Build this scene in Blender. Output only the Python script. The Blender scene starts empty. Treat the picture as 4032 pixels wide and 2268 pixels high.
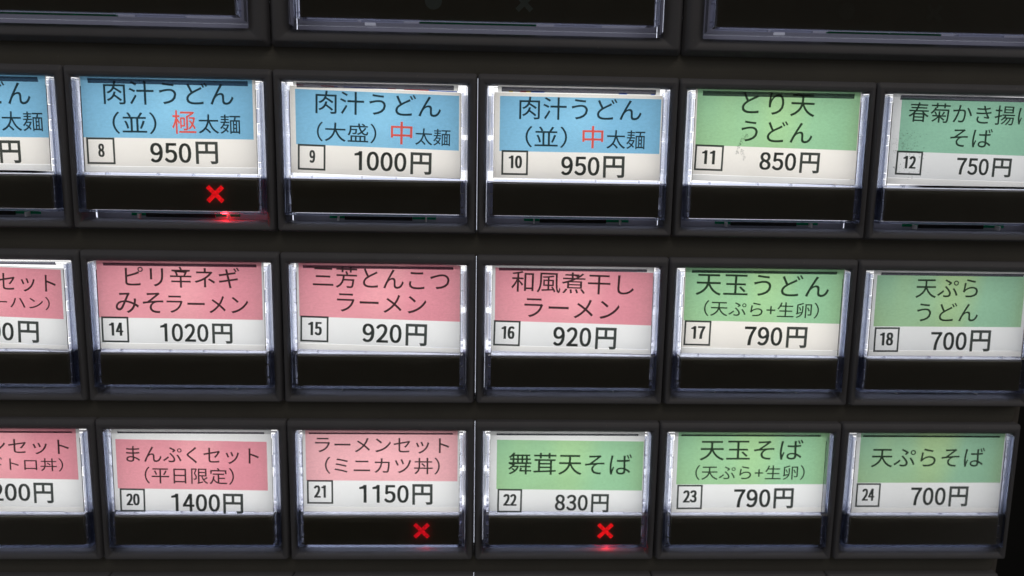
import bpy, math, random
from mathutils import Matrix, Vector

# ---------------------------------------------------------------- scene, camera, light
scene = bpy.context.scene
COL = scene.collection
U = 0.04                      # one button pitch = 40 mm
R = Matrix(((0.9993888, 0.0172197, 0.0304215), (-0.0115799, 0.9842003, -0.1766798), (-0.0329832, 0.1762196, 0.9837981)))
CPOS = (0.0651598, -0.4198403, 3.6240585)      # camera in pitch units: right, up, out of the panel
M = Matrix(((1, 0, 0), (0, 0, -1), (0, 1, 0)))
cam_d = bpy.data.cameras.new('camera')
cam = bpy.data.objects.new('camera', cam_d)
COL.objects.link(cam)
cam_d.sensor_width = 36.0
cam_d.lens = 36.0 * 2800 / 4032
cam_d.clip_start = 0.005
cam_d.clip_end = 20
cam.matrix_world = Matrix.Translation(Vector((CPOS[0] * U, -CPOS[2] * U, CPOS[1] * U))) @ (M @ R.transposed()).to_4x4()
cam_d.dof.use_dof = True
cam_d.dof.focus_distance = 0.143
cam_d.dof.aperture_fstop = 13.0
scene.camera = cam

world = bpy.data.worlds.new('World')
scene.world = world
world.use_nodes = True
bg = world.node_tree.nodes['Background']
bg.inputs[0].default_value = (0.9, 0.85, 0.8, 1)
bg.inputs[1].default_value = 0.028

def area(name, loc, target, size, power, color):
    d = bpy.data.lights.new(name, 'AREA')
    d.shape = 'RECTANGLE'
    d.size, d.size_y = size
    d.energy = power
    d.color = color
    o = bpy.data.objects.new(name, d)
    COL.objects.link(o)
    o.location = loc
    o.rotation_euler = (Vector(target) - Vector(loc)).to_track_quat('-Z', 'Y').to_euler()
    return o
area('room_light', (0.25, -0.9, 1.3), (0, 0, 0), (1.2, 0.4), 1.5, (1.0, 0.90, 0.80))
area('room_light', (-1.3, -0.75, 0.75), (0, 0, 0), (0.7, 0.7), 0.75, (0.92, 0.94, 1.0))  # side fill added for soft room light, no lamp known here
area('room_light', (1.3, -0.75, 0.75), (0, 0, 0), (0.7, 0.7), 0.85, (1.0, 0.93, 0.86))  # added fill from the right, counterpart of the left one

scene.view_settings.view_transform = 'Standard'
scene.view_settings.look = 'None'
scene.view_settings.exposure = 0
scene.view_settings.gamma = 1
scene.view_settings.use_curve_mapping = False
cy = scene.cycles
cy.max_bounces = 16
cy.transmission_bounces = 14
cy.glossy_bounces = 6
cy.diffuse_bounces = 5
cy.transparent_max_bounces = 12
cy.sample_clamp_indirect = 4.0

random.seed(7)
P = 0.8981                    # row pitch
H = 0.7942                    # height of one button housing

# ---------------------------------------------------------------- helpers
def W(x, v, z):
    return (x * U, -z * U, -v * U)

def tag(o, label=None, cat=None, group=None, kind=None):
    if label: o['label'] = label
    if cat: o['category'] = cat
    if group: o['group'] = group
    if kind: o['kind'] = kind
    return o

class MB:
    def __init__(s):
        s.v, s.f, s.m = [], [], []
    def add(s, vs, fs, mi=0):
        n = len(s.v)
        s.v += vs
        s.f += [tuple(i + n for i in f) for f in fs]
        s.m += [mi] * len(fs)
    def box(s, x0, x1, v0, v1, z0, z1, mi=0):
        """z0/z1 may be a number or a function of v"""
        g0 = z0 if callable(z0) else (lambda v: z0)
        g1 = z1 if callable(z1) else (lambda v: z1)
        vs = [(x, v, g(v)) for g in (g0, g1) for v in (v0, v1) for x in (x0, x1)]
        s.add(vs, [(0, 1, 3, 2), (4, 6, 7, 5), (0, 4, 5, 1), (2, 3, 7, 6), (0, 2, 6, 4), (1, 5, 7, 3)], mi)
    def quad(s, pts, mi=0):
        s.add(list(pts), [tuple(range(len(pts)))], mi)
    def build(s, name, mats, parent=None, bevel=0, smooth=False, flip=False):
        me = bpy.data.meshes.new(name)
        me.from_pydata([W(*p) for p in s.v], [], s.f)
        if not isinstance(mats, (list, tuple)): mats = [mats]
        for m in mats: me.materials.append(m)
        me.polygons.foreach_set('material_index', s.m)
        if smooth: me.polygons.foreach_set('use_smooth', [True] * len(me.polygons))
        me.update()
        import bmesh
        bm = bmesh.new()
        bm.from_mesh(me)
        if not flip: bmesh.ops.recalc_face_normals(bm, faces=bm.faces)
        if bevel:
            bmesh.ops.bevel(bm, geom=list(bm.edges), offset=bevel * U, segments=2, profile=0.6, affect='EDGES')
        bm.to_mesh(me)
        bm.free()
        o = bpy.data.objects.new(name, me)
        COL.objects.link(o)
        if parent: o.parent = parent
        return o

def rrect(l, r, t, b, rad, n=5):
    out = []
    for cx, cv, a0 in ((r - rad, t + rad, -90), (r - rad, b - rad, 0), (l + rad, b - rad, 90), (l + rad, t + rad, 180)):
        for k in range(n + 1):
            a = math.radians(a0 + 90 * k / n)
            out.append((cx + rad * math.cos(a), cv + rad * math.sin(a)))
    return out

def loft(mb, rings, closed=False):
    n = len(rings[0])
    base = [p for r in rings for p in r]
    fs = []
    k = len(rings)
    for i in range(k if closed else k - 1):
        j = (i + 1) % k
        for q in range(n):
            w = (q + 1) % n
            fs.append((i * n + q, i * n + w, j * n + w, j * n + q))
    mb.add(base, fs)

# ---------------------------------------------------------------- materials
def mat(name):
    m = bpy.data.materials.new(name)
    m.use_nodes = True
    nt = m.node_tree
    nt.nodes.clear()
    out = nt.nodes.new('ShaderNodeOutputMaterial')
    return m, nt, out

def N(nt, kind, **k):
    n = nt.nodes.new(kind)
    for a, b in k.items():
        if a.startswith('i_'):
            key = a[2:]
            n.inputs[int(key) if key.isdigit() else key.replace('_', ' ')].default_value = b
        else:
            setattr(n, a, b)
    return n

def plastic(name, col, rough, bump=0.02, scale=2500, spec=0.5, dust=0.0):
    m, nt, out = mat(name)
    b = N(nt, 'ShaderNodeBsdfPrincipled')
    b.inputs['Roughness'].default_value = rough
    b.inputs['Specular IOR Level'].default_value = spec
    tc = N(nt, 'ShaderNodeTexCoord')
    n1 = N(nt, 'ShaderNodeTexNoise', i_Scale=120.0, i_Detail=6.0)
    nt.links.new(tc.outputs['Object'], n1.inputs['Vector'])
    mx = N(nt, 'ShaderNodeMix', data_type='RGBA')
    mx.inputs[6].default_value = (*[c * 0.86 for c in col], 1)
    mx.inputs[7].default_value = (*[min(1, c * 1.12) for c in col], 1)
    nt.links.new(n1.outputs['Fac'], mx.inputs[0])
    last = mx.outputs[2]
    if dust:
        n3 = N(nt, 'ShaderNodeTexNoise', i_Scale=1400.0, i_Detail=2.0)
        nt.links.new(tc.outputs['Object'], n3.inputs['Vector'])
        rp = N(nt, 'ShaderNodeValToRGB')
        rp.color_ramp.elements[0].position = 0.70
        rp.color_ramp.elements[1].position = 0.78
        nt.links.new(n3.outputs['Fac'], rp.inputs[0])
        mu = N(nt, 'ShaderNodeMath', operation='MULTIPLY'); mu.inputs[1].default_value = dust
        nt.links.new(rp.outputs[0], mu.inputs[0])
        m2 = N(nt, 'ShaderNodeMix', data_type='RGBA')
        nt.links.new(mu.outputs[0], m2.inputs[0]); nt.links.new(last, m2.inputs[6])
        m2.inputs[7].default_value = (0.55, 0.52, 0.48, 1)
        last = m2.outputs[2]
    nt.links.new(last, b.inputs['Base Color'])
    n2 = N(nt, 'ShaderNodeTexNoise', i_Scale=float(scale), i_Detail=3.0)
    nt.links.new(tc.outputs['Object'], n2.inputs['Vector'])
    bp = N(nt, 'ShaderNodeBump', i_Strength=bump * 8, i_Distance=0.00005)
    nt.links.new(n2.outputs['Fac'], bp.inputs['Height'])
    nt.links.new(bp.outputs[0], b.inputs['Normal'])
    nt.links.new(b.outputs[0], out.inputs[0])
    return m

def emit(name, col, s, noise=0.0, nscale=60.0):
    m, nt, out = mat(name)
    e = N(nt, 'ShaderNodeEmission')
    e.inputs[0].default_value = (*col, 1)
    e.inputs[1].default_value = s
    if noise:
        tc = N(nt, 'ShaderNodeTexCoord')
        n = N(nt, 'ShaderNodeTexNoise', i_Scale=nscale, i_Detail=2.0)
        nt.links.new(tc.outputs['Object'], n.inputs['Vector'])
        mr = N(nt, 'ShaderNodeMapRange')
        mr.inputs[1].default_value = 0.3; mr.inputs[2].default_value = 0.7
        mr.inputs[3].default_value = s * (1 - noise); mr.inputs[4].default_value = s * (1 + noise)
        nt.links.new(n.outputs['Fac'], mr.inputs[0])
        nt.links.new(mr.outputs[0], e.inputs[1])
    nt.links.new(e.outputs[0], out.inputs[0])
    return m

def glow(name, col, ecol, s):
    m, nt, out = mat(name)
    b = N(nt, 'ShaderNodeBsdfPrincipled')
    b.inputs['Base Color'].default_value = (*col, 1)
    b.inputs['Roughness'].default_value = 0.6
    b.inputs['Emission Color'].default_value = (*ecol, 1)
    b.inputs['Emission Strength'].default_value = s
    nt.links.new(b.outputs[0], out.inputs[0])
    return m

def paper(name, col, grain=0.14, seed=0.0, tint=None):
    """thin printed card, lit from behind: translucent with a little reflection"""
    m, nt, out = mat(name)
    tc = N(nt, 'ShaderNodeTexCoord')
    mp = N(nt, 'ShaderNodeMapping')
    mp.inputs['Scale'].default_value = (1.0, 1.0, 2.2)
    mp.inputs['Location'].default_value = (seed, seed * 1.7, 0)
    nt.links.new(tc.outputs['Object'], mp.inputs[0])
    n1 = N(nt, 'ShaderNodeTexNoise', i_Scale=1500.0, i_Detail=4.0, i_Roughness=0.7)
    n2 = N(nt, 'ShaderNodeTexNoise', i_Scale=45.0, i_Detail=3.0)  # broad noise paints uneven backlight beside the fine paper grain
    nt.links.new(mp.outputs[0], n1.inputs['Vector'])
    nt.links.new(mp.outputs[0], n2.inputs['Vector'])
    ad = N(nt, 'ShaderNodeMath', operation='ADD')
    nt.links.new(n1.outputs['Fac'], ad.inputs[0]); nt.links.new(n2.outputs['Fac'], ad.inputs[1])
    mr = N(nt, 'ShaderNodeMapRange')
    mr.inputs[1].default_value = 0.6; mr.inputs[2].default_value = 1.4
    mr.inputs[3].default_value = 1 - grain; mr.inputs[4].default_value = 1 + grain
    nt.links.new(ad.outputs[0], mr.inputs[0])
    vm = N(nt, 'ShaderNodeVectorMath', operation='SCALE')
    vm.inputs[0].default_value = col
    if tint:
        mp2 = N(nt, 'ShaderNodeMapping'); mp2.inputs['Scale'].default_value = (1.0, 1.0, 0.25)
        nt.links.new(tc.outputs['Object'], mp2.inputs[0])
        n3 = N(nt, 'ShaderNodeTexNoise', i_Scale=75.0, i_Detail=1.0)
        nt.links.new(mp2.outputs[0], n3.inputs['Vector'])
        r3 = N(nt, 'ShaderNodeMapRange'); r3.inputs[1].default_value = 0.42; r3.inputs[2].default_value = 0.62
        nt.links.new(n3.outputs['Fac'], r3.inputs[0])
        m3 = N(nt, 'ShaderNodeMix', data_type='RGBA')
        m3.inputs[6].default_value = (*col, 1); m3.inputs[7].default_value = (*tint, 1)
        nt.links.new(r3.outputs[0], m3.inputs[0]); nt.links.new(m3.outputs[2], vm.inputs[0])
    nt.links.new(mr.outputs[0], vm.inputs['Scale'])
    tr = N(nt, 'ShaderNodeBsdfTranslucent')
    df = N(nt, 'ShaderNodeBsdfDiffuse')
    nt.links.new(vm.outputs[0], tr.inputs[0]); nt.links.new(vm.outputs[0], df.inputs[0])
    mx = N(nt, 'ShaderNodeMixShader'); mx.inputs[0].default_value = 0.22
    nt.links.new(tr.outputs[0], mx.inputs[1]); nt.links.new(df.outputs[0], mx.inputs[2])
    nt.links.new(mx.outputs[0], out.inputs[0])
    return m

def glass(name, col=(0.97, 0.98, 1.0), rough=0.0, ior=1.49, bump=0.0, clearpart=0.0):
    m, nt, out = mat(name)
    b = N(nt, 'ShaderNodeBsdfGlass')
    b.inputs['Color'].default_value = (*col, 1)
    b.inputs['Roughness'].default_value = rough
    b.inputs['IOR'].default_value = ior
    if bump:
        tc = N(nt, 'ShaderNodeTexCoord')
        n = N(nt, 'ShaderNodeTexNoise', i_Scale=900.0, i_Detail=2.0)
        mp = N(nt, 'ShaderNodeMapping'); mp.inputs['Scale'].default_value = (1.0, 1.0, 0.07)
        nt.links.new(tc.outputs['Object'], mp.inputs[0])
        nt.links.new(mp.outputs[0], n.inputs['Vector'])
        bp = N(nt, 'ShaderNodeBump', i_Strength=bump, i_Distance=0.0002)
        nt.links.new(n.outputs['Fac'], bp.inputs['Height'])
        nt.links.new(bp.outputs[0], b.inputs['Normal'])
    last = b
    if clearpart:
        tr = N(nt, 'ShaderNodeBsdfTransparent'); tr.inputs[0].default_value = (*col, 1)
        mx = N(nt, 'ShaderNodeMixShader'); mx.inputs[0].default_value = clearpart
        nt.links.new(b.outputs[0], mx.inputs[1]); nt.links.new(tr.outputs[0], mx.inputs[2])
        last = mx
    nt.links.new(last.outputs[0], out.inputs[0])
    return m

def ink(name, col, through):
    m, nt, out = mat(name)
    tr = N(nt, 'ShaderNodeBsdfTranslucent'); tr.inputs[0].default_value = (*through, 1)
    df = N(nt, 'ShaderNodeBsdfDiffuse'); df.inputs[0].default_value = (*col, 1)
    ad = N(nt, 'ShaderNodeAddShader')
    nt.links.new(tr.outputs[0], ad.inputs[0]); nt.links.new(df.outputs[0], ad.inputs[1])
    nt.links.new(ad.outputs[0], out.inputs[0])
    return m

def thin_clear(name):
    m, nt, out = mat(name)
    tr = N(nt, 'ShaderNodeBsdfTransparent'); tr.inputs[0].default_value = (0.985, 0.988, 0.995, 1)
    gl = N(nt, 'ShaderNodeBsdfGlossy'); gl.inputs[0].default_value = (1, 1, 1, 1); gl.inputs[1].default_value = 0.04
    fr = N(nt, 'ShaderNodeFresnel'); fr.inputs[0].default_value = 1.45
    mx = N(nt, 'ShaderNodeMixShader')
    nt.links.new(fr.outputs[0], mx.inputs[0])
    nt.links.new(tr.outputs[0], mx.inputs[1]); nt.links.new(gl.outputs[0], mx.inputs[2])
    nt.links.new(mx.outputs[0], out.inputs[0])
    return m

def milky(name, t, d=(0.5, 0.5, 0.6)):
    m, nt, out = mat(name)
    tr = N(nt, 'ShaderNodeBsdfTranslucent'); tr.inputs[0].default_value = (*t, 1)
    df = N(nt, 'ShaderNodeBsdfDiffuse'); df.inputs[0].default_value = (*d, 1)
    ad = N(nt, 'ShaderNodeAddShader')
    nt.links.new(tr.outputs[0], ad.inputs[0]); nt.links.new(df.outputs[0], ad.inputs[1])
    nt.links.new(ad.outputs[0], out.inputs[0])
    return m

def smoke(name, t):
    m, nt, out = mat(name)
    tr = N(nt, 'ShaderNodeBsdfTransparent'); tr.inputs[0].default_value = (*t, 1)
    gl = N(nt, 'ShaderNodeBsdfGlossy'); gl.inputs[0].default_value = (0.5, 0.5, 0.55, 1); gl.inputs[1].default_value = 0.35
    mx = N(nt, 'ShaderNodeMixShader'); mx.inputs[0].default_value = 0.06
    nt.links.new(tr.outputs[0], mx.inputs[1]); nt.links.new(gl.outputs[0], mx.inputs[2])
    nt.links.new(mx.outputs[0], out.inputs[0])
    return m

MT = dict(
    bezel=plastic('bezel_plastic', (0.25, 0.252, 0.278), 0.48, 0.03, dust=0.45),
    rail=plastic('rail_metal', (0.36, 0.345, 0.30), 0.5, 0.03, dust=0.35),
    post=plastic('post_metal', (0.26, 0.24, 0.22), 0.5, 0.02),
    dark=plastic('chassis_black', (0.02, 0.02, 0.02), 0.7),
    white=plastic('reflector_white', (0.72, 0.73, 0.79), 0.6),
    lower=plastic('chamber_plastic', (0.27, 0.27, 0.33), 0.5),
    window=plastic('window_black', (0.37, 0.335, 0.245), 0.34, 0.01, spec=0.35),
    board=milky('circuit_green', (0.008, 0.36, 0.18), (0.008, 0.15, 0.07)),
    chip=plastic('component_black', (0.015, 0.015, 0.015), 0.4),
    clip=plastic('clip_white', (0.75, 0.72, 0.66), 0.4),
    mark=plastic('unlit_mark', (0.68, 0.80, 0.73), 0.5),
    mark_faint=plastic('unlit_mark_faint', (0.40, 0.38, 0.29), 0.5),
    clear=thin_clear('clear_acrylic'),
    bead=glass('clear_acrylic_edge', (0.86, 0.88, 0.93), clearpart=0.4),
    milky=milky('milky_plastic', (0.31, 0.31, 0.36)),
    rib=glass('clear_acrylic_moulded', (0.90, 0.915, 0.97), 0.04, bump=0.6, clearpart=0.35),
    lamp=emit('diffuser_light', (1.0, 0.99, 0.97), 1.5, 0.16, 70.0),
    lamp_dim=emit('diffuser_light_dim', (1.0, 0.99, 0.98), 1.2, 0.16, 70.0),
    sage=paper('print_sage', (0.32, 0.56, 0.38), tint=(0.40, 0.585, 0.31)),
    guide=emit('light_guide_glow', (0.80, 0.82, 1.0), 0.28),  # this and the next glow materials serve added fill surfaces
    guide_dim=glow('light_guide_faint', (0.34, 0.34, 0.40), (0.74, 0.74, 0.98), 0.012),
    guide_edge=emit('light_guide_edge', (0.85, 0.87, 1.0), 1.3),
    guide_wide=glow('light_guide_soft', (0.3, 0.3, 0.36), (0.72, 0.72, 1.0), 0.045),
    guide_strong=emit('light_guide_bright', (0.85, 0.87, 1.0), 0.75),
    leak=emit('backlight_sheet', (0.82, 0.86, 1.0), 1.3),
    led=emit('red_lamp', (1.0, 0.01, 0.015), 16.0),
    ledweak=emit('red_lamp_faint', (1.0, 0.01, 0.02), 4.0),
    cross=emit('red_cross_light', (1.0, 0.008, 0.012), 0.72, 0.35, 2500.0),
    crossdim=emit('red_cross_light_dim', (1.0, 0.008, 0.02), 0.48, 0.4, 2500.0),
    blue=paper('print_blue', (0.225, 0.50, 0.71), tint=(0.265, 0.56, 0.76)),
    green=paper('print_green', (0.33, 0.60, 0.36), tint=(0.385, 0.63, 0.33)),
    jade=paper('print_jade', (0.31, 0.58, 0.42)),
    pink=paper('print_pink', (0.75, 0.30, 0.355), tint=(0.82, 0.37, 0.41)),
    rose=paper('print_rose', (0.86, 0.46, 0.49)),
    cream=paper('paper_cream', (0.92, 0.885, 0.82), 0.05),
    white_paper=paper('paper_white', (0.86, 0.87, 0.86), 0.05),
    sheet=paper('paper_sheet', (0.97, 0.96, 0.92), 0.03),
    print_red=paper('print_red', (0.55, 0.07, 0.06), 0.2),
    print_navy=paper('print_navy', (0.04, 0.13, 0.5), 0.2),
    print_yellow=paper('print_yellow', (0.9, 0.7, 0.1), 0.1),
    ink=ink('ink_black', (0.02, 0.022, 0.022), (0.062, 0.071, 0.067)),
    ink_red=ink('ink_red', (0.6, 0.08, 0.05), (2.4, 0.17, 0.10)),
    smoke=smoke('smoked_bar', (0.14, 0.14, 0.17)),
)
CARDS = [
  ['7', -3, 0, -0.0048, [0.087, 0.9158, None, 0.3498], [('k', 'どん', 0.733, 0.1392, 0.2183, 0.1081), ('k', '太麺', 0.7947, 0.2726, 0.1969, 0.0934), ('d', '円', 0.7279, 0.4191, 0.1006, 0.1093)], None],
  ['8', -2, 0, -0.0158, [0.0805, 0.9029, None, 0.3413], [('k', '肉汁うどん', 0.5006, 0.1264, 0.6233, 0.1125), ('k', '（並）', 0.3309, 0.2706, 0.2114, 0.1052), ('r', '極', 0.5692, 0.2624, 0.1153, 0.1128), ('k', '太麺', 0.7394, 0.2686, 0.2034, 0.0924), ('d', '950', 0.4993, 0.4112, 0.1989, 0.0954), ('d', '円', 0.6739, 0.4082, 0.1081, 0.1083)], ([0.1626, 0.407, 0.1356, 0.128], ('8', 0.1647, 0.4045, 0.0304, 0.064))],
  ['9', -1, 0, 0.0221, [0.1092, 0.9098, 0.1012, 0.3665], [('k', '肉汁うどん', 0.5147, 0.1592, 0.6141, 0.1095), ('k', '（大盛）', 0.3575, 0.2975, 0.2916, 0.0951), ('r', '中', 0.6272, 0.2951, 0.1054, 0.1093), ('k', '太麺', 0.7809, 0.312, 0.1739, 0.0816), ('d', '1000', 0.5223, 0.435, 0.2568, 0.0933), ('d', '円', 0.7225, 0.4419, 0.1044, 0.1078)], ([0.1843, 0.4203, 0.1356, 0.1256], ('9', 0.1877, 0.4164, 0.0284, 0.0621))],
  ['10', 0, 0, 0.001, [0.1113, 0.9132, 0.1065, 0.3737], [('k', '肉汁うどん', 0.5117, 0.1624, 0.6095, 0.1087), ('k', '（並）', 0.3435, 0.3011, 0.2077, 0.1043), ('r', '中', 0.5762, 0.2976, 0.1039, 0.109), ('k', '太麺', 0.7418, 0.3068, 0.1934, 0.0919), ('d', '950', 0.5173, 0.4407, 0.1932, 0.0929), ('d', '円', 0.6858, 0.4424, 0.1075, 0.1074)], ([0.1884, 0.4294, 0.1328, 0.1217], ('10', 0.1916, 0.4255, 0.0671, 0.0621))],
  ['11', 1, 0, 0.0178, [0.0935, 0.9165, None, 0.3328], [('k', 'とり天', 0.5037, 0.1191, 0.3711, 0.1131), ('k', 'うどん', 0.5034, 0.2542, 0.3636, 0.1062), ('d', '850', 0.5167, 0.4008, 0.1869, 0.0882), ('d', '円', 0.6796, 0.4052, 0.1011, 0.1028)], ([0.165, 0.3882, 0.1455, 0.1281], ('11', 0.1621, 0.386, 0.0668, 0.0683))],
  ['12', 2, 0, 0.0167, [0.1298, 0.9561, 0.0813, 0.3459], [('k', '春菊かき揚げ', 0.4993, 0.1491, 0.6619, 0.0965), ('k', 'そば', 0.5014, 0.2658, 0.2174, 0.0943), ('d', '750', 0.5223, 0.4093, 0.1677, 0.0838), ('d', '円', 0.6749, 0.4126, 0.0975, 0.0952)], ([0.1909, 0.3968, 0.136, 0.1203], ('12', 0.1932, 0.3931, 0.0666, 0.0624))],
  ['13', -3, 1, 0.0327, [0.087, 0.9035, 0.0901, 0.3428], [('k', 'セット', 0.7322, 0.1717, 0.2878, 0.0896), ('k', 'ーハン）', 0.6993, 0.2721, 0.2826, 0.068), ('d', '00', 0.5903, 0.421, 0.1227, 0.0931), ('d', '円', 0.7246, 0.4231, 0.1033, 0.1118)], None],
  ['14', -2, 1, 0.0063, [0.0814, 0.9075, None, 0.3471], [('k', 'ピリ辛ネギ', 0.5091, 0.1333, 0.574, 0.1082), ('k', 'みそ', 0.2885, 0.2669, 0.24, 0.108), ('k', 'ラーメン', 0.6304, 0.2727, 0.4113, 0.0906), ('d', '1020', 0.5082, 0.4196, 0.2433, 0.0938), ('d', '円', 0.7, 0.4226, 0.103, 0.1045)], ([0.1599, 0.4061, 0.1371, 0.1335], ('14', 0.1647, 0.4043, 0.0709, 0.0678))],
  ['15', -1, 1, 0.0251, [0.0948, 0.9188, None, 0.3385], [('k', '三芳とんこつ', 0.5157, 0.1278, 0.6972, 0.1125), ('k', 'ラーメン', 0.5164, 0.2581, 0.4579, 0.0967), ('d', '920', 0.5168, 0.4133, 0.2022, 0.0981), ('d', '円', 0.6934, 0.42, 0.1103, 0.1152)], ([0.1699, 0.3936, 0.1442, 0.1353], ('15', 0.1733, 0.3915, 0.0701, 0.0697))],
  ['16', 0, 1, 0.0215, [0.0996, 0.9192, 0.073, 0.3495], [('k', '和風煮干し', 0.502, 0.1399, 0.6382, 0.1102), ('k', 'ラーメン', 0.5002, 0.2744, 0.497, 0.1012), ('d', '920', 0.5049, 0.422, 0.1995, 0.1012), ('d', '円', 0.6816, 0.4295, 0.1101, 0.1156)], ([0.1632, 0.4062, 0.1392, 0.1339], ('16', 0.169, 0.4027, 0.0686, 0.0669))],
  ['17', 1, 1, 0.0135, [0.0879, 0.924, None, 0.3341], [('k', '天玉うどん', 0.4971, 0.1405, 0.7048, 0.1182), ('k', '（天ぷら+生卵）', 0.4979, 0.2671, 0.6107, 0.0844), ('d', '790', 0.5156, 0.4095, 0.2022, 0.0998), ('d', '円', 0.6937, 0.4142, 0.1106, 0.1129)], ([0.1642, 0.3958, 0.1416, 0.1335], ('17', 0.1675, 0.3929, 0.0746, 0.0674))],
  ['18', 2, 1, -0.0136, [0.1023, 0.9007, 0.0779, 0.3497], [('k', '天ぷら', 0.4801, 0.1456, 0.3348, 0.1017), ('k', 'うどん', 0.4944, 0.2713, 0.3305, 0.0994), ('d', '700', 0.5143, 0.4265, 0.1958, 0.0973), ('d', '円', 0.6859, 0.4234, 0.1104, 0.1154)], ([0.177, 0.4214, 0.135, 0.1329], ('18', 0.177, 0.4182, 0.0732, 0.0696))],
  ['19', -3, 2, 0.0133, [0.087, 0.9002, None, 0.3257], [('k', 'ラーメンセット', 0.4847, 0.1485, 0.7524, 0.0814), ('k', '（ネギトロ丼）', 0.5634, 0.2462, 0.5247, 0.0736), ('d', '1200', 0.513, 0.4006, 0.2646, 0.0966), ('d', '円', 0.7142, 0.4048, 0.102, 0.1135)], None],
  ['20', -2, 2, 0.0146, [0.1025, 0.8938, 0.1138, 0.3842], [('k', 'まんぷくセット', 0.504, 0.1933, 0.6957, 0.091), ('k', '（平日限定）', 0.4823, 0.3073, 0.47, 0.0933), ('d', '1400', 0.5096, 0.4576, 0.2575, 0.098), ('d', '円', 0.7079, 0.4633, 0.1059, 0.1124)], ([0.1778, 0.4433, 0.1326, 0.1292], ('20', 0.1799, 0.44, 0.0709, 0.0659))],
  ['21', -1, 2, 0.0047, [0.0988, 0.909, None, 0.3335], [('k', 'ラーメンセット', 0.507, 0.1362, 0.714, 0.086), ('k', '（ミニカツ丼）', 0.5072, 0.2479, 0.614, 0.0949), ('d', '1150', 0.5143, 0.4061, 0.2658, 0.1004), ('d', '円', 0.7209, 0.4091, 0.1094, 0.1169)], ([0.172, 0.3957, 0.1396, 0.1331], ('21', 0.1708, 0.3934, 0.0645, 0.0696))],
  ['22', 0, 2, 0.0079, [0.1202, 0.9159, 0.105, 0.3819], [('k', '舞茸天そば', 0.5181, 0.2356, 0.6713, 0.1226), ('d', '830', 0.5302, 0.454, 0.1798, 0.0907), ('d', '円', 0.6865, 0.4571, 0.0966, 0.1053)], ([0.1931, 0.4433, 0.134, 0.1335], ('22', 0.1946, 0.4388, 0.0734, 0.0664))],
  ['23', 1, 2, -0.0043, [0.1027, 0.9344, None, 0.3481], [('k', '天玉そば', 0.5078, 0.1528, 0.568, 0.118), ('k', '（天ぷら+生卵）', 0.507, 0.2803, 0.6056, 0.0853), ('d', '790', 0.5259, 0.4273, 0.2035, 0.1037), ('d', '円', 0.7013, 0.4269, 0.1106, 0.1163)], ([0.1791, 0.4204, 0.1407, 0.1392], ('23', 0.1805, 0.4169, 0.0765, 0.0703))],
  ['24', 2, 2, -0.0027, [0.1085, 0.9142, None, 0.3364], [('k', '天ぷらそば', 0.4918, 0.1915, 0.6342, 0.1126), ('d', '700', 0.5123, 0.4142, 0.1975, 0.1024), ('d', '円', 0.6835, 0.4138, 0.1077, 0.1165)], ([0.1728, 0.4076, 0.1364, 0.1367], ('24', 0.1735, 0.4051, 0.0698, 0.0694))],
]

# ---------------------------------------------------------------- planes of the parts (pitch units)
def z_bezel(v): return 0.008 + 0.040 * v
def z_cap(v): return 0.020 + 0.045 * v
def z_card(v): return -0.002 + 0.055 * v

def empty(name, x, v):
    o = bpy.data.objects.new(name, None)
    o.empty_display_size = 0.005
    COL.objects.link(o)
    o.location = W(x, v, 0)
    return o

# ---------------------------------------------------------------- machine body (rails, posts, back)
machine = empty('ticket_machine', 0, 0)
tag(machine, 'dark ticket machine front with plain grey rails between its rows of lit buttons', 'ticket machine')
for r in range(-1, 4):
    top = r * P + H if r >= 0 else -0.104
    if r == -1: v0, v1 = -0.104, 0.0
    else: v0, v1 = r * P + H, (r + 1) * P
    m = MB()
    n = 8
    prof = []
    for k in range(n + 1):
        t = k / n
        prof.append((v0 - 0.012 + t * (v1 - v0 + 0.024), -0.040 + 0.020 * math.sin(math.pi * (0.15 + 0.85 * t)) ))
    x0, x1 = -3.0, 2.966
    vs = []
    for (v, z) in prof:
        vs += [(x0, v, z), (x1, v, z)]
    vs += [(x0, prof[-1][0], -0.12), (x1, prof[-1][0], -0.12), (x0, prof[0][0], -0.12), (x1, prof[0][0], -0.12)]
    q = len(vs) // 2
    fs = [(2 * i, 2 * i + 1, 2 * ((i + 1) % q) + 1, 2 * ((i + 1) % q)) for i in range(q)]
    fs += [tuple(2 * i for i in range(q)), tuple(2 * i + 1 for i in range(q))]
    m.add(vs, fs)
    m.build('rail', MT['rail'], machine)
for xa, xb in ((2.969, 3.022), (-3.06, -3.004)):
    m = MB()
    ring = []
    for (x, z) in ((xa, -0.3), (xa, -0.05), (xa + 0.006, -0.042), (xb - 0.018, -0.046), (xb - 0.006, -0.05), (xb, -0.07), (xb, -0.3)):
        ring.append((x, z))
    vs = [(x, -1.6, z) for x, z in ring] + [(x, 4.6, z) for x, z in ring]
    k = len(ring)
    m.add(vs, [(i, (i + 1) % k, k + (i + 1) % k, k + i) for i in range(k)] + [tuple(range(k)), tuple(range(k, 2 * k))])
    m.build('side_post', MT['post'], machine)
m = MB(); m.box(-3.004, 2.969, -1.6, 4.6, -0.30, -0.20); m.build('back_plate', MT['dark'], machine)
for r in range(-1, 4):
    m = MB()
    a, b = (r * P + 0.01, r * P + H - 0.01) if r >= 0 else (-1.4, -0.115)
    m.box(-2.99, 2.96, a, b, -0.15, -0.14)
    m.build('backlight_sheet', MT['leak'], machine)

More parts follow.
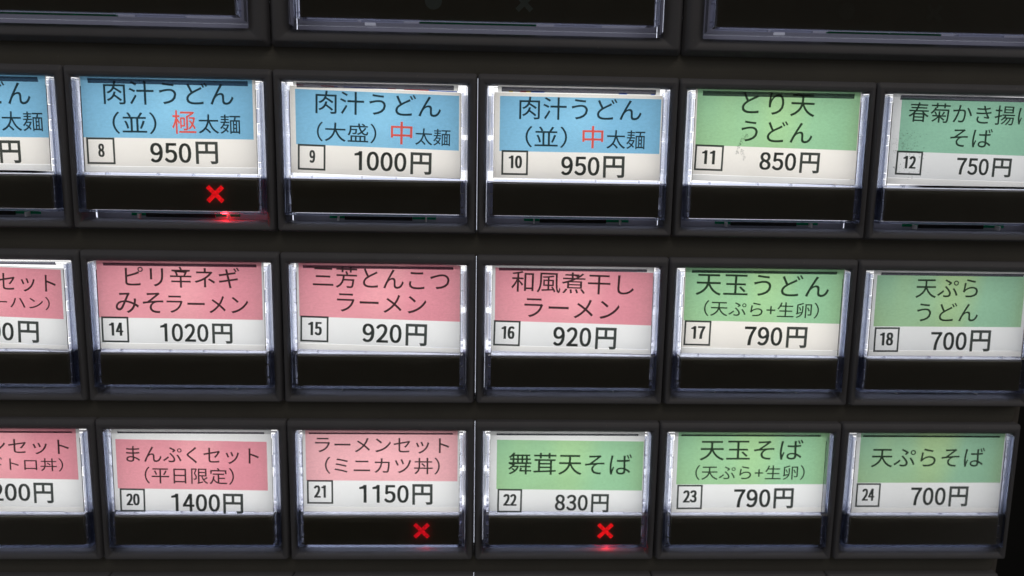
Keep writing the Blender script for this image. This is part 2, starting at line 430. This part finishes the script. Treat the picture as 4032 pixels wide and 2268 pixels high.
# ---------------------------------------------------------------- housing frame
def bezel(parent, w, h, ins, tilt, rad=0.014):
    """w,h outer size; ins = (left,right,top,bottom) widths of the frame"""
    g = 0.0018
    L, Rr, T, B = ins
    rings = []
    def ring(sx, st, sb, zf, rad_, dz=0.0, db=None):
        y0, y1 = 0.001 + st * T, h - 0.001 - sb * B
        pts = rrect(g + sx * (L - g), w - g - sx * (Rr - g), y0, y1, rad_)
        db = dz if db is None else db
        out = []
        for x, v in pts:
            k = (v - y0) / (y1 - y0)
            out.append((x, v, zf(v) + dz + (db - dz) * (k ** 6)))
        return out
    flat = lambda v: 0.0
    zb = tilt
    rings.append(ring(0.0, 0.0, 0.0, flat, rad, -0.125))
    rings.append(ring(0.0, 0.0, 0.0, flat, rad, -0.010))
    rings.append(ring(0.02, 0.02, 0.02, flat, rad, -0.004))
    rings.append(ring(0.06, 0.05, 0.05, flat, rad, -0.001))
    rings.append(ring(0.20, 0.38, 0.20, lambda v: 0.9 * zb(v), rad * 0.8, -0.0015))
    rings.append(ring(0.28, 0.44, 0.26, zb, rad * 0.7, -0.0003))
    rings.append(ring(0.38, 0.52, 0.33, zb, rad * 0.6, 0.0))
    rings.append(ring(0.56, 0.72, 0.46, zb, 0.008, -0.0006, -0.0018))
    rings.append(ring(0.70, 0.82, 0.60, zb, 0.007, -0.0024, -0.0055))
    rings.append(ring(0.83, 0.91, 0.75, zb, 0.006, -0.0065, -0.0115))
    rings.append(ring(0.94, 0.97, 0.90, zb, 0.005, -0.0135, -0.0200))
    rings.append(ring(1.0, 1.0, 1.0, zb, 0.005, -0.022, -0.028))
    rings.append(ring(1.02, 1.02, 1.02, flat, 0.005, -0.10))
    m = MB()
    loft(m, rings)
    o = m.build('bezel', MT['bezel'], parent, smooth=True)
    return o

# clear cap: closed shell with a cavity behind
def shell(parent, x0, x1, v0, vr, v1, th=0.011, back=-0.035, zc=z_cap):
    prof = [(v0, zc(v0) - 0.004), (v0 + 0.004, zc(v0)), (vr - 0.012, zc(vr) - 0.004), (vr - 0.004, zc(vr) + 0.004), (v1 - 0.004, zc(v1) + 0.004), (v1, zc(v1))]
    def outer(v):
        for (a, za), (b, zb) in zip(prof, prof[1:]):
            if a <= v <= b + 1e-9: return za + (zb - za) * (v - a) / (b - a)
    m = MB()
    no = len(prof)
    vo = []
    for v, z in prof: vo += [(x0, v, z), (x1, v, z)]
    vo += [(x0, v1, back), (x1, v1, back), (x0, v0, back), (x1, v0, back)]
    # inner cavity
    xi0, xi1 = x0 + th, x1 - th
    ip = [(v0 + th, zc(v0) - th * 0.9), (vr - 0.014, zc(vr) - 0.004 - th * 0.8), (vr - 0.002, zc(vr) + 0.004 - th * 0.8), (v1 - th, zc(v1) + 0.004 - th * 0.8)]
    vi = []
    for v, z in ip: vi += [(xi0, v, z), (xi1, v, z)]
    vi += [(xi0, v1 - th, back), (xi1, v1 - th, back), (xi0, v0 + th, back), (xi1, v0 + th, back)]
    a = len(vo); ni = len(ip)
    m.add(vo + vi, [])
    F = m.f
    def f(*q): F.append(q); m.m.append(0)
    q = no + 2
    for i in range(no - 1): f(2 * i, 2 * i + 1, 2 * i + 3, 2 * i + 2)
    f(2 * (no - 1), 2 * (no - 1) + 1, 2 * no + 1, 2 * no)               # bottom wall
    f(2 * (no + 1), 2 * (no + 1) + 1, 1, 0)                             # top wall
    f(*[2 * i for i in range(no)], 2 * no, 2 * (no + 1))                # left wall
    f(*[2 * i + 1 for i in range(no)], 2 * no + 1, 2 * (no + 1) + 1)    # right
    for i in range(ni - 1): f(a + 2 * i, a + 2 * i + 1, a + 2 * i + 3, a + 2 * i + 2)
    f(a + 2 * (ni - 1), a + 2 * (ni - 1) + 1, a + 2 * ni + 1, a + 2 * ni)
    f(a + 2 * (ni + 1), a + 2 * (ni + 1) + 1, a + 1, a)
    f(*[a + 2 * i for i in range(ni)], a + 2 * ni, a + 2 * (ni + 1))
    f(*[a + 2 * i + 1 for i in range(ni)], a + 2 * ni + 1, a + 2 * (ni + 1) + 1)
    # rim joining outer and inner at the back
    ob = [2 * (no + 1), 2 * (no + 1) + 1, 2 * no + 1, 2 * no]
    ib = [a + 2 * (ni + 1), a + 2 * (ni + 1) + 1, a + 2 * ni + 1, a + 2 * ni]
    for i in range(4):
        j = (i + 1) % 4
        f(ob[i], ob[j], ib[j], ib[i])
    return m.build('clear_cap', MT['clear'], parent)

def cross_mesh(cx, cv, half, arm, zf, th=0.003):
    m = MB()
    c = half - arm * 0.5
    # diagonal cross outline (12 points)
    a = arm * 0.7071
    h = half
    pts = [(-h, -h + a), (-h + a, -h), (0, -a), (h - a, -h), (h, -h + a), (a, 0), (h, h - a), (h - a, h), (0, a), (-h + a, h), (-h, h - a), (-a, 0)]
    front = [(cx + x, cv + v, zf(cv + v)) for x, v in pts]
    back = [(cx + x, cv + v, zf(cv + v) - th) for x, v in pts]
    k = len(pts)
    m.add(front + back, [(11, 0, 1, 2), (2, 3, 4, 5), (5, 6, 7, 8), (8, 9, 10, 11), (11, 2, 5, 8)] + [(i, k + i, k + (i + 1) % k, (i + 1) % k) for i in range(k)])
    return m

# ---------------------------------------------------------------- lettering
_cache = {}
def glyphs(text, offset):
    key = (text, offset)
    if key not in _cache:
        c = bpy.data.curves.new('lettering', 'FONT')
        c.body = text
        c.size = 1
        c.offset = offset
        c.resolution_u = 4
        o = bpy.data.objects.new('lettering', c)
        COL.objects.link(o)
        bpy.context.view_layer.update()
        me = bpy.data.meshes.new_from_object(o.evaluated_get(bpy.context.evaluated_depsgraph_get()))
        vs = [(p.co.x, p.co.y) for p in me.vertices]
        fs = [tuple(p.vertices) for p in me.polygons]
        COL.objects.unlink(o)
        bpy.data.objects.remove(o); bpy.data.curves.remove(c); bpy.data.meshes.remove(me)
        x0 = min(p[0] for p in vs); x1 = max(p[0] for p in vs)
        y0 = min(p[1] for p in vs); y1 = max(p[1] for p in vs)
        _cache[key] = ([((p[0] - (x0 + x1) / 2) / (x1 - x0), ((y0 + y1) / 2 - p[1]) / (y1 - y0)) for p in vs], fs)
    return _cache[key]

def digits(text, offset):
    stamp = 0.0
    if offset > 0.02: stamp, offset = (0.021 if offset < 0.03 else 0.065), 0.014
    key = ('digits', text, offset, stamp)
    if key not in _cache:
        vs, fs = [], []
        for i, ch in enumerate(text):
            g, f = glyphs(chr(ord(ch) + 0xFEE0), offset)
            w = 0.36 if ch == '1' else 0.60
            if ch == '1':
                s = 0.5 - (0.32 + 2 * offset)
                g = [(0.5, -0.5), (0.5, 0.5), (s, 0.5), (s, -0.28), (-0.5, -0.26), (-0.5, -0.37), (0.05, -0.43), (0.18, -0.5)]
                g = [(x, y) for x, y in g]
                f = [(0, 1, 2, 3, 6, 7), (3, 4, 5, 6)]
            n = len(vs)
            sh = -0.04 if ch == '1' else 0.0
            for st in ((-stamp, 0.0, stamp) if stamp > 0.03 else (-stamp, stamp) if stamp else (0.0,)):
                n = len(vs)
                vs += [(x * w + i * 0.72 + sh + st, y) for x, y in g]
                fs += [tuple(q + n for q in p) for p in f]
        x0 = min(p[0] for p in vs); x1 = max(p[0] for p in vs)
        _cache[key] = ([((p[0] - (x0 + x1) / 2) / (x1 - x0), p[1]) for p in vs], fs)
    return _cache[key]

def lettering(name, text, cx, cv, w, h, ang, material, parent, offset, lift=0.0022, zf=z_card):
    vs, fs = digits(text, offset) if text.isascii() else glyphs(text, offset)
    ca, sa = math.cos(ang), math.sin(ang)
    pts = []
    for k, (gx, gv) in enumerate(vs):
        x, v = gx * w, gv * h
        X, V = cx + x * ca - v * sa, cv + x * sa + v * ca
        pts.append((X, V, zf(V) + lift))
    m = MB(); m.add(pts, fs)
    return m.build(name, material, parent, flip=True)

# ---------------------------------------------------------------- printed cards
def card(parent, spec, color, paper_m, fold, backing, seed):
    num, col, row, ang, (xl, xr, vt, vb), runs, nbox = spec
    if ang < -0.01: ang = -0.004
    CL, CR = 0.083, 0.919
    cl = min(CL, xl - 0.004) if xl > 0.08 else CL
    cr = max(CR, xr + 0.004)
    def slant(x, v): return v + ang * (x - 0.5)
    def q(m, x0, x1, a, b, mi=0, straight_top=False):
        m.quad([(x0, slant(x0, a), z_card(slant(x0, a))), (x1, slant(x1, a), z_card(slant(x1, a))),
                (x1, slant(x1, b), z_card(slant(x1, b))), (x0, slant(x0, b), z_card(slant(x0, b)))], mi)
    top = 0.046
    bt = vt if vt else top
    ctop = {'9': 0.086, '10': 0.089, '12': 0.060, '13': 0.082}.get(num, top)
    if ctop > bt: ctop = bt - 0.004
    bot = 0.478 if fold else 0.506
    m = MB()
    if bt > ctop: q(m, cl, cr, ctop, bt)
    q(m, cl, xl, bt, vb); q(m, xr, cr, bt, vb)
    q(m, cl, cr, vb, bot)
    c = m.build('label_card', paper_m, parent, flip=True)
    m = MB(); q(m, xl, xr, bt, vb)
    m.build('colour_band', color, c, flip=True)
    if fold:
        m = MB(); q(m, cl, cr, bot + 0.0012, 0.509)
        m.build('backing_sheet', MT['sheet'], c, flip=True)
    if backing:
        m = MB()
        xs = backing
        for (a, b, mi) in xs: q(m, a, b, 0.0795, ctop - 0.0015, mi)
        q(m, 0.10, 0.905, 0.046, 0.0790, 0)
        m.build('older_card', [MT['sheet'], MT['print_red'], MT['print_navy'], MT['print_yellow']], c, flip=True)
    first = True
    for kind, s, cx, cv, w, h in runs:
        if kind == 'd':
            lettering('price_text', s, cx, cv, w, h, ang, MT['ink'], c, 0.026 if s != '円' else 0.020)
        elif kind == 'r':
            lettering('size_mark', s, cx, cv, w, h, ang, MT['ink_red'], c, 0.004)
        else:
            lettering('dish_name', s, cx, cv, w, h, ang, MT['ink'], c, 0.003)
    if nbox:
        (bx, bv, bw, bh), (s, nx, nv, nw, nh) = nbox
        m = MB()
        t = 0.0094
        def bq(x0, x1, a, b):
            pts = [(x0, a), (x1, a), (x1, b), (x0, b)]
            ca, sa = math.cos(ang), math.sin(ang)
            o = []
            for x, v in pts:
                X, V = bx + x * ca - v * sa, bv + x * sa + v * ca
                o.append((X, V, z_card(V) + 0.0022))
            m.quad(o)
        hw, hh = bw / 2, bh / 2
        bq(-hw, hw, -hh, -hh + t); bq(-hw, hw, hh - t, hh)
        bq(-hw, -hw + t, -hh + t, hh - t); bq(hw - t, hw, -hh + t, hh - t)
        m.build('number_frame', MT['ink'], c, flip=True)
        lettering('number_text', s, nx, nv, nw, nh, ang, MT['ink'], c, 0.034)
    return c

# ---------------------------------------------------------------- small button
proto = {}
def shared(key, maker, parent):
    """first use builds the part, later uses copy the object and share its mesh"""
    if key not in proto:
        proto[key] = maker(None)
        out = proto[key]
        for o in out: o.parent = o.parent or parent
        return out
    new = []
    lookup = {}
    for o in proto[key]:
        c = o.copy()
        COL.objects.link(c)
        c.parent = lookup.get(o.parent, parent)
        lookup[o] = c
        new.append(c)
    return new

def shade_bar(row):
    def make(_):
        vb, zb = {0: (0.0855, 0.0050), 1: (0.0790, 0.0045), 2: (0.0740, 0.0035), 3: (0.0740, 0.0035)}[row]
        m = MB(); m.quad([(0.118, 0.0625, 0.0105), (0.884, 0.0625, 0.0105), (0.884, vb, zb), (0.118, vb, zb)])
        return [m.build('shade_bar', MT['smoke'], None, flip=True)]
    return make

def common_parts(_):
    out = []
    out.append(bezel(None, 1.0, H, (0.0465, 0.0475, 0.0565, 0.0490), z_bezel))
    cap = shell(None, 0.0505, 0.9485, 0.0615, 0.522, 0.704)
    out.append(cap)
    for xa, xb in ((0.0508, 0.0560), (0.9430, 0.9482)):
        m = MB(); m.box(xa, xb, 0.064, 0.702, -0.034, lambda v: z_cap(v) - 0.0065)
        o = m.build('edge_bead', MT['bead'], None, bevel=0.0016); o.parent = cap; out.append(o)
    m = MB(); m.box(0.058, 0.942, 0.6965, 0.7025, -0.034, lambda v: z_cap(v) - 0.0065)
    o = m.build('edge_bead', MT['bead'], None, bevel=0.0016); o.parent = cap; out.append(o)
    # moulded blocks inside the clear cap at both sides
    for x0, x1, sg in ((0.0650, 0.0795, 1), (0.9205, 0.9345, -1)):
        m = MB()
        gap = 0.0034
        seg = [(0.074, 0.098), (0.098, 0.190), (0.190, 0.262), (0.262, 0.312), (0.312, 0.450), (0.450, 0.480), (0.480, 0.512), (0.527, 0.585), (0.585, 0.655), (0.655, 0.690)]
        for k, (a, b) in enumerate(seg):
            d = (0.0, 0.003, 0.001, 0.004, 0.0015, 0.005, 0.002, 0.001, 0.003, 0.001)[k]
            s = (0, .0015, 0, .0025, .0005, 0, .001, .0015, 0, .001)[k]
            m.box(x0 + s, x1 - s, a + gap / 2, b - gap / 2, -0.034 + d, (lambda dd: (lambda v: z_cap(v) - 0.018 - dd))(d))
        for vv in (0.586, 0.656, 0.690):  # white bars stand in for bright lines where rib steps catch light
            mm = MB(); mm.box(x0 + 0.0005, x1 - 0.0005, vv - 0.0012, vv + 0.0012, -0.02, lambda v: z_cap(v) - 0.016)
            oo = mm.build('rib_edge', MT['clip'], None); oo.parent = cap; out.append(oo)
        o = m.build('side_rib', MT['rib'], None, bevel=0.0012)
        o.parent = cap
        out.append(o)
    # moulded lip between card and window
    for (xa, xb, va, vb_, dz) in ((0.084, 0.178, 0.511, 0.5225, 0.0), (0.180, 0.425, 0.5075, 0.5225, 0.002), (0.427, 0.596, 0.5085, 0.5225, 0.003),
                                  (0.598, 0.818, 0.5075, 0.5225, 0.002), (0.820, 0.917, 0.511, 0.5225, 0.0)):
        m = MB(); m.box(xa, xb, va, vb_, -0.02, lambda v, dz=dz: z_cap(v) - 0.014 - dz)
        o = m.build('cap_lip', MT['rib'], None, bevel=0.0012)
        o.parent = cap
        out.append(o)
    for xa, xb in ((0.0806, 0.0826), (0.9188, 0.9206)):  # dark strips painted in for the refraction line along the card edges
        m = MB(); m.box(xa, xb, 0.10, 0.508, lambda v: z_card(v), lambda v: z_card(v) + 0.004)
        o = m.build('card_guide', MT['smoke'], None); o.parent = cap; out.append(o)
    # white reflector chamber (open towards the card) with the diffuser at its back
    m = MB()
    m.box(0.0485, 0.0500, 0.050, 0.520, -0.120, -0.037)
    m.box(0.9500, 0.9515, 0.050, 0.520, -0.120, -0.037)
    m.box(0.0485, 0.9515, 0.044, 0.049, -0.120, -0.004)
    m.box(0.0820, 0.9180, 0.5255, 0.5300, -0.120, -0.037)
    m.box(0.0800, 0.9200, 0.5255, 0.5335, -0.036, lambda v: z_cap(v) - 0.012)
    ch = m.build('reflector', MT['white'], None); out.append(ch)
    m = MB(); m.box(0.0800, 0.9200, 0.056, 0.520, -0.122, -0.106)
    out.append(m.build('light_panel', MT['lamp'], None))
    for xa, xb in ((0.0515, 0.0790), (0.9210, 0.9485)):  # emissive blocks added to brighten the clear sides of the cap
        for va, vb in ((0.052, 0.098), (0.296, 0.320), (0.474, 0.522)):
            m = MB(); m.box(xa, xb, va, vb, -0.100, -0.080)
            out.append(m.build('light_guide', MT['lamp'], None))
    # lower chamber
    for xa, xb in ((0.0502, 0.0815), (0.9185, 0.9498)):  # translucent strips added so lamp light leaks into the lower chamber
        m = MB(); m.box(xa, xb, 0.5262, 0.5300, -0.119, -0.037)
        out.append(m.build('light_baffle', MT['milky'], None))
    m = MB(); m.box(0.10, 0.90, 0.620, 0.694, -0.056, -0.044)  # emissive strip added behind the window to light the chamber
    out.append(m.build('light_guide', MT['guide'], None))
    m = MB(); m.box(0.09, 0.91, 0.6918, 0.6924, -0.025, 0.012)  # emissive strip added under the window to light the bezel sill
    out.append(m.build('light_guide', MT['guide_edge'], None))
    m = MB(); m.box(0.052, 0.948, 0.540, 0.744, -0.1085, -0.104)  # added plate whose faint glow stands in for spilled light
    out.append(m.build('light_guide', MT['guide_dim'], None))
    m = MB()
    m.box(0.0505, 0.9495, 0.056, 0.520, -0.132, -0.124); out.append(m.build('lamp_backing', MT['white'], None))
    m = MB()
    m.box(0.0485, 0.9515, 0.534, 0.745, -0.120, -0.110)
    m.box(0.0485, 0.9515, 0.7470, 0.7500, -0.118, -0.006)
    out.append(m.build('lower_chamber', MT['lower'], None))
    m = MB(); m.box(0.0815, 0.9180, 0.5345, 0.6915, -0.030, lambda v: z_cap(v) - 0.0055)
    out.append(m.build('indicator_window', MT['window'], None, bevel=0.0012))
    m = MB(); m.box(0.245, 0.790, 0.700, 0.727, -0.070, -0.060)
    b = m.build('circuit_board', MT['board'], None, bevel=0.001); out.append(b)
    m = MB(); m.box(0.325, 0.670, 0.706, 0.733, -0.059, -0.045)
    o = m.build('component', MT['chip'], None, bevel=0.001); o.parent = b; out.append(o)
    for x in (0.292, 0.738):
        m = MB(); m.box(x, x + 0.006, 0.715, 0.738, -0.058, -0.020)
        o = m.build('clip', MT['clip'], None, bevel=0.001); o.parent = b; out.append(o)
    return out

META = {
 '7':  ('blue', 'cream', True, 'push button at the left edge, blue label above its unlit black bar'),
 '8':  ('blue', 'cream', True, 'blue-labelled 950 yen push button numbered 8 with a glowing red cross'),
 '9':  ('blue', 'cream', False, 'blue-labelled 1000 yen push button numbered 9, older printed card peeking over its label'),
 '10': ('blue', 'cream', False, 'blue-labelled 950 yen push button numbered 10 with an orange-red character and unlit bar'),
 '11': ('green', 'cream', True, 'green-labelled 850 yen push button numbered 11 with a thin black scratch on it'),
 '12': ('jade', 'white_paper', True, 'green-labelled 750 yen push button numbered 12 with a dark smudge at its left'),
 '13': ('pink', 'white_paper', True, 'pink-labelled push button cut by the left edge, in the middle row'),
 '14': ('pink', 'white_paper', True, 'pink-labelled 1020 yen push button numbered 14'),
 '15': ('pink', 'white_paper', True, 'pink-labelled 920 yen push button numbered 15, left of the one numbered 16'),
 '16': ('pink', 'white_paper', True, 'pink-labelled 920 yen push button numbered 16, right of the one numbered 15'),
 '17': ('green', 'cream', True, 'green-labelled 790 yen push button numbered 17, right of the pink one numbered 16'),
 '18': ('sage', 'white_paper', True, 'green-labelled 700 yen push button numbered 18 with two short lines of text'),
 '19': ('pink', 'white_paper', True, 'pink-labelled 1200 yen push button cut by the left edge, in the bottom row'),
 '20': ('pink', 'white_paper', False, 'pink-labelled 1400 yen push button numbered 20 with a white margin over its label'),
 '21': ('rose', 'white_paper', True, 'pale pink-labelled 1150 yen push button numbered 21 with a glowing red cross'),
 '22': ('green', 'white_paper', False, 'green-labelled 830 yen push button numbered 22 with a glowing red cross'),
 '23': ('green', 'white_paper', True, 'green-labelled 790 yen push button numbered 23, left of the last button'),
 '24': ('sage', 'white_paper', True, 'green-labelled 700 yen push button numbered 24, bottom right with one line of text'),
}
BACKING = {
 '9': [(0.10, 0.115, 0), (0.115, 0.150, 1), (0.150, 0.235, 0), (0.235, 0.300, 1), (0.300, 0.318, 2), (0.318, 0.345, 0), (0.345, 0.560, 2), (0.560, 0.600, 1), (0.600, 0.640, 0), (0.640, 0.760, 1), (0.760, 0.900, 2)],
 '10': [(0.10, 0.155, 0), (0.155, 0.175, 3), (0.175, 0.210, 0), (0.210, 0.240, 1), (0.240, 0.262, 3), (0.262, 0.330, 2), (0.330, 0.700, 0), (0.700, 0.740, 2), (0.740, 0.860, 0), (0.860, 0.880, 2), (0.880, 0.905, 0)],
}
CROSS = {'8': ((0.7108, 0.6073, 0.0435), 'cross', 'led'), '21': ((0.7165, 0.6100, 0.0440), 'crossdim', 'ledweak'), '22': ((0.7196, 0.6100, 0.0445), 'cross', 'led')}
GROUP = 'backlit push buttons of the ticket machine'

for i, spec in enumerate(CARDS):
    num, col, row = spec[0], spec[1], spec[2]
    color, pm, fold, label = META[num]
    e = empty('push_button', col, row * P)
    tag(e, label, 'button', GROUP)
    shared('common', common_parts, e)
    for o in e.children:
        if o.name.startswith('clear_cap'):
            o.location = (random.uniform(-0.0016, 0.0016) * U, random.uniform(-0.0015, 0.0015) * U, random.uniform(-0.0012, 0.0012) * U)
        if o.name.startswith('bezel'):
            o.location = (0, random.uniform(-0.003, 0.003) * U, random.uniform(-0.0008, 0.0008) * U)
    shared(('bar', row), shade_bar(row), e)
    if col == 2:
        for o in e.children:
            if o.data and o.data.materials and o.data.materials[0] == MT['lamp']:
                o.material_slots[0].link = 'OBJECT'; o.material_slots[0].material = MT['lamp_dim']
    card(e, spec, MT[color], MT[pm], fold, BACKING.get(num), i)
    if num in CROSS:
        (cx, cv, hf), mk, lk = CROSS[num]
        win = [c for c in e.children if c.name.startswith('indicator_window')][0]
        o = cross_mesh(cx, cv, hf, 0.0205, lambda v: z_cap(v) - 0.0035, 0.0015).build('cross_mark', MT[mk], win)
        m = MB(); m.box(cx - 0.02, cx + 0.03, 0.702, 0.718, -0.098, -0.090)
        m.build('red_lamp', MT[lk], e)
        ld = bpy.data.lights.new('red_led', 'POINT')
        ld.color = (1.0, 0.02, 0.03); ld.energy = 6e-4 if lk == 'led' else 8e-5; ld.shadow_soft_size = 0.0007
        lo = bpy.data.objects.new('red_led', ld); COL.objects.link(lo); lo.parent = e
        lo.location = W(cx + 0.02, 0.708, -0.024)
        m = MB(); m.box(cx - 0.04, cx + 0.09, 0.664, 0.6905, -0.0435, -0.0340)
        m.build('red_lamp', MT[lk], e)
    # specks and scratches on the cover of two of the buttons
    if num in ('11', '12'):
        m = MB()
        rnd = random.Random(int(num))
        if num == '11':
            path = [(0.352, 0.268), (0.340, 0.285), (0.325, 0.300), (0.316, 0.322), (0.305, 0.345), (0.300, 0.365), (0.330, 0.350), (0.345, 0.375), (0.338, 0.400)]
            cnt = 160
        else:
            path = [(0.16, 0.26), (0.19, 0.28), (0.23, 0.25), (0.15, 0.31), (0.21, 0.31), (0.17, 0.335), (0.13, 0.30), (0.12, 0.27), (0.19, 0.345), (0.25, 0.355), (0.12, 0.345), (0.26, 0.44), (0.20, 0.45), (0.13, 0.42)]
            cnt = 330
        for k in range(cnt):
            j = rnd.randrange(len(path) - 1) if num == '11' else rnd.randrange(len(path))
            a = path[j]
            if num == '11':
                b = path[j + 1]; t = rnd.random()
                x = a[0] + (b[0] - a[0]) * t + rnd.gauss(0, 0.004); v = a[1] + (b[1] - a[1]) * t + rnd.gauss(0, 0.004)
            else:
                x = a[0] + rnd.gauss(0, 0.018); v = a[1] + rnd.gauss(0, 0.013)
            s = rnd.uniform(0.0006, 0.0020)
            an = rnd.uniform(0, 6.28)
            z = z_card(v) + 0.0050
            m.quad([(x + s * math.cos(an + q) * rnd.uniform(0.5, 1.6), v + s * math.sin(an + q) * rnd.uniform(0.5, 1.6), z) for q in (0, 1.6, 3.1, 4.7)])
        o = m.build('scuff', MT['ink'], e, flip=True)
        o['kind'] = 'stuff'

# fifth row: only the top rims enter the picture
nm = ['leftmost push button of its row', 'push button under the deep pink label', 'push button under the pale pink label', 'push button right of the middle seam', 'push button second from the right', 'rightmost push button']
for k, col in enumerate(range(-3, 3)):
    e = empty('push_button', col, 3 * P)
    tag(e, 'dark top rim at the bottom edge, ' + nm[k], 'button', GROUP)
    shared('common', common_parts, e)
    m = MB(); m.quad([(0.083, 0.046, z_card(0.046)), (0.919, 0.046, z_card(0.046)), (0.919, 0.506, z_card(0.506)), (0.083, 0.506, z_card(0.506))])
    m.build('label_card', MT['white_paper'], e, flip=True)

# ---------------------------------------------------------------- wide buttons of the row above
BH = 1.35
def big_parts(_):
    out = []
    zb = lambda v: 0.008 + 0.040 * v * H / BH
    zc = lambda v: 0.018 + 0.045 * v * H / BH
    out.append(bezel(None, 2.0, BH, (0.100, 0.100, 0.080, 0.078), zb, 0.018))
    cap = shell(None, 0.1045, 1.8955, 0.088, 0.80, 1.251, zc=zc, th=0.014)
    out.append(cap)
    for xa, xb in ((0.121, 0.150), (1.850, 1.879)):
        m = MB()
        for a, b in ((0.12, 0.5), (0.502, 0.79), (0.83, 1.105), (1.107, 1.19), (1.192, 1.215)):
            m.box(xa, xb, a, b, -0.03, lambda v: zc(v) - 0.022)
        o = m.build('side_rib', MT['rib'], None, bevel=0.0015); o.parent = cap; out.append(o)
    m = MB(); m.box(0.16, 1.848, 1.2185, 1.2195, -0.010, lambda v: zc(v) - 0.016)
    m.box(0.16, 0.42, 1.222, 1.232, -0.020, 0.015); m.box(0.44, 0.64, 1.222, 1.234, -0.020, 0.018)
    m.box(1.37, 1.60, 1.222, 1.234, -0.020, 0.018)
    o = m.build('bottom_rib', MT['rib'], None, bevel=0.001); o.parent = cap; out.append(o)
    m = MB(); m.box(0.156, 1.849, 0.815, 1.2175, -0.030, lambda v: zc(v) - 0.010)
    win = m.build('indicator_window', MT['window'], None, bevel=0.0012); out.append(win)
    n = 28
    ring = [(0.787 + 0.041 * math.cos(2 * math.pi * k / n), 1.130 + 0.041 * math.sin(2 * math.pi * k / n)) for k in range(n)]
    m = MB(); m.add([(x, v, zc(v) - 0.0085) for x, v in ring] + [(x, v, zc(v) - 0.0095) for x, v in ring],
                    [tuple(range(n))] + [(i, n + i, n + (i + 1) % n, (i + 1) % n) for i in range(n)])
    o = m.build('dot_mark', MT['mark'], None); o.parent = win; out.append(o)
    o = cross_mesh(1.2205, 1.130, 0.0425, 0.0235, lambda v: zc(v) - 0.0085, 0.001).build('cross_mark', MT['mark'], None); o.parent = win; out.append(o)
    m = MB(); m.box(0.717, 1.281, 1.2235, 1.2325, -0.010, 0.020)
    out.append(m.build('circuit_board', MT['board'], None, bevel=0.001))
    m = MB()
    m.box(0.103, 0.106, 0.075, 0.79, -0.12, -0.037); m.box(1.894, 1.897, 0.075, 0.79, -0.12, -0.037)
    m.box(0.103, 1.897, 0.070, 0.075, -0.12, -0.037); m.box(0.103, 1.897, 0.800, 0.806, -0.12, 0.0)
    out.append(m.build('reflector', MT['white'], None))
    m = MB(); m.box(0.106, 1.894, 0.08, 0.798, -0.122, -0.106)
    out.append(m.build('light_panel', MT['lamp'], None))
    m = MB(); m.box(0.2, 1.8, 1.10, 1.20, -0.060, -0.052)  # emissive strip added behind the wide window to light the lower lip
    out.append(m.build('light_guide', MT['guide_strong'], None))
    m = MB(); m.box(0.455, 0.505, 1.236, 1.243, -0.010, 0.010)  # small emissive block below the wide window
    out.append(m.build('status_lamp', MT['guide'], None))
    m = MB(); m.box(0.18, 1.82, 1.2178, 1.2184, -0.02, 0.020)  # thin emissive strip added under the wide window
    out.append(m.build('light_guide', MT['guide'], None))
    m = MB(); m.box(0.11, 1.89, 0.82, 1.268, -0.1085, -0.104)  # added back plate, its soft glow standing in for spilled light
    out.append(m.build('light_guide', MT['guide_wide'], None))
    m = MB(); m.box(0.103, 1.897, 0.812, 1.27, -0.12, -0.11); m.box(0.103, 1.897, 1.272, 1.275, -0.118, -0.02)
    out.append(m.build('lower_chamber', MT['lower'], None))
    m = MB(); m.quad([(0.16, 0.11, 0.0), (1.84, 0.11, 0.0), (1.84, 0.785, 0.015), (0.16, 0.785, 0.015)])
    out.append(m.build('label_card', MT['white_paper'], None, flip=True))
    return out
for x, lab in ((-3, 'wide push button cut by the top left corner'),
               (-1, 'wide push button at the top centre with faint dot and cross marks'),
               (1, 'wide push button cut by the top right corner, over the green labels')):
    e = empty('wide_push_button', x, -0.104 - BH)
    tag(e, lab, 'button', 'wide push buttons above the numbered rows')
    shared('big', big_parts, e)
    for c in e.children_recursive:
            if c.name.startswith(('dot_mark', 'cross_mark')):
                c.material_slots[0].link = 'OBJECT'; c.material_slots[0].material = MT['mark'] if x == -1 else MT['mark_faint']

# dark wall of the unlit room behind the machine
m = MB(); m.box(-30, 40, -25, 30, -14, -12)
w = m.build('wall', MT['dark']); tag(w, kind='structure')
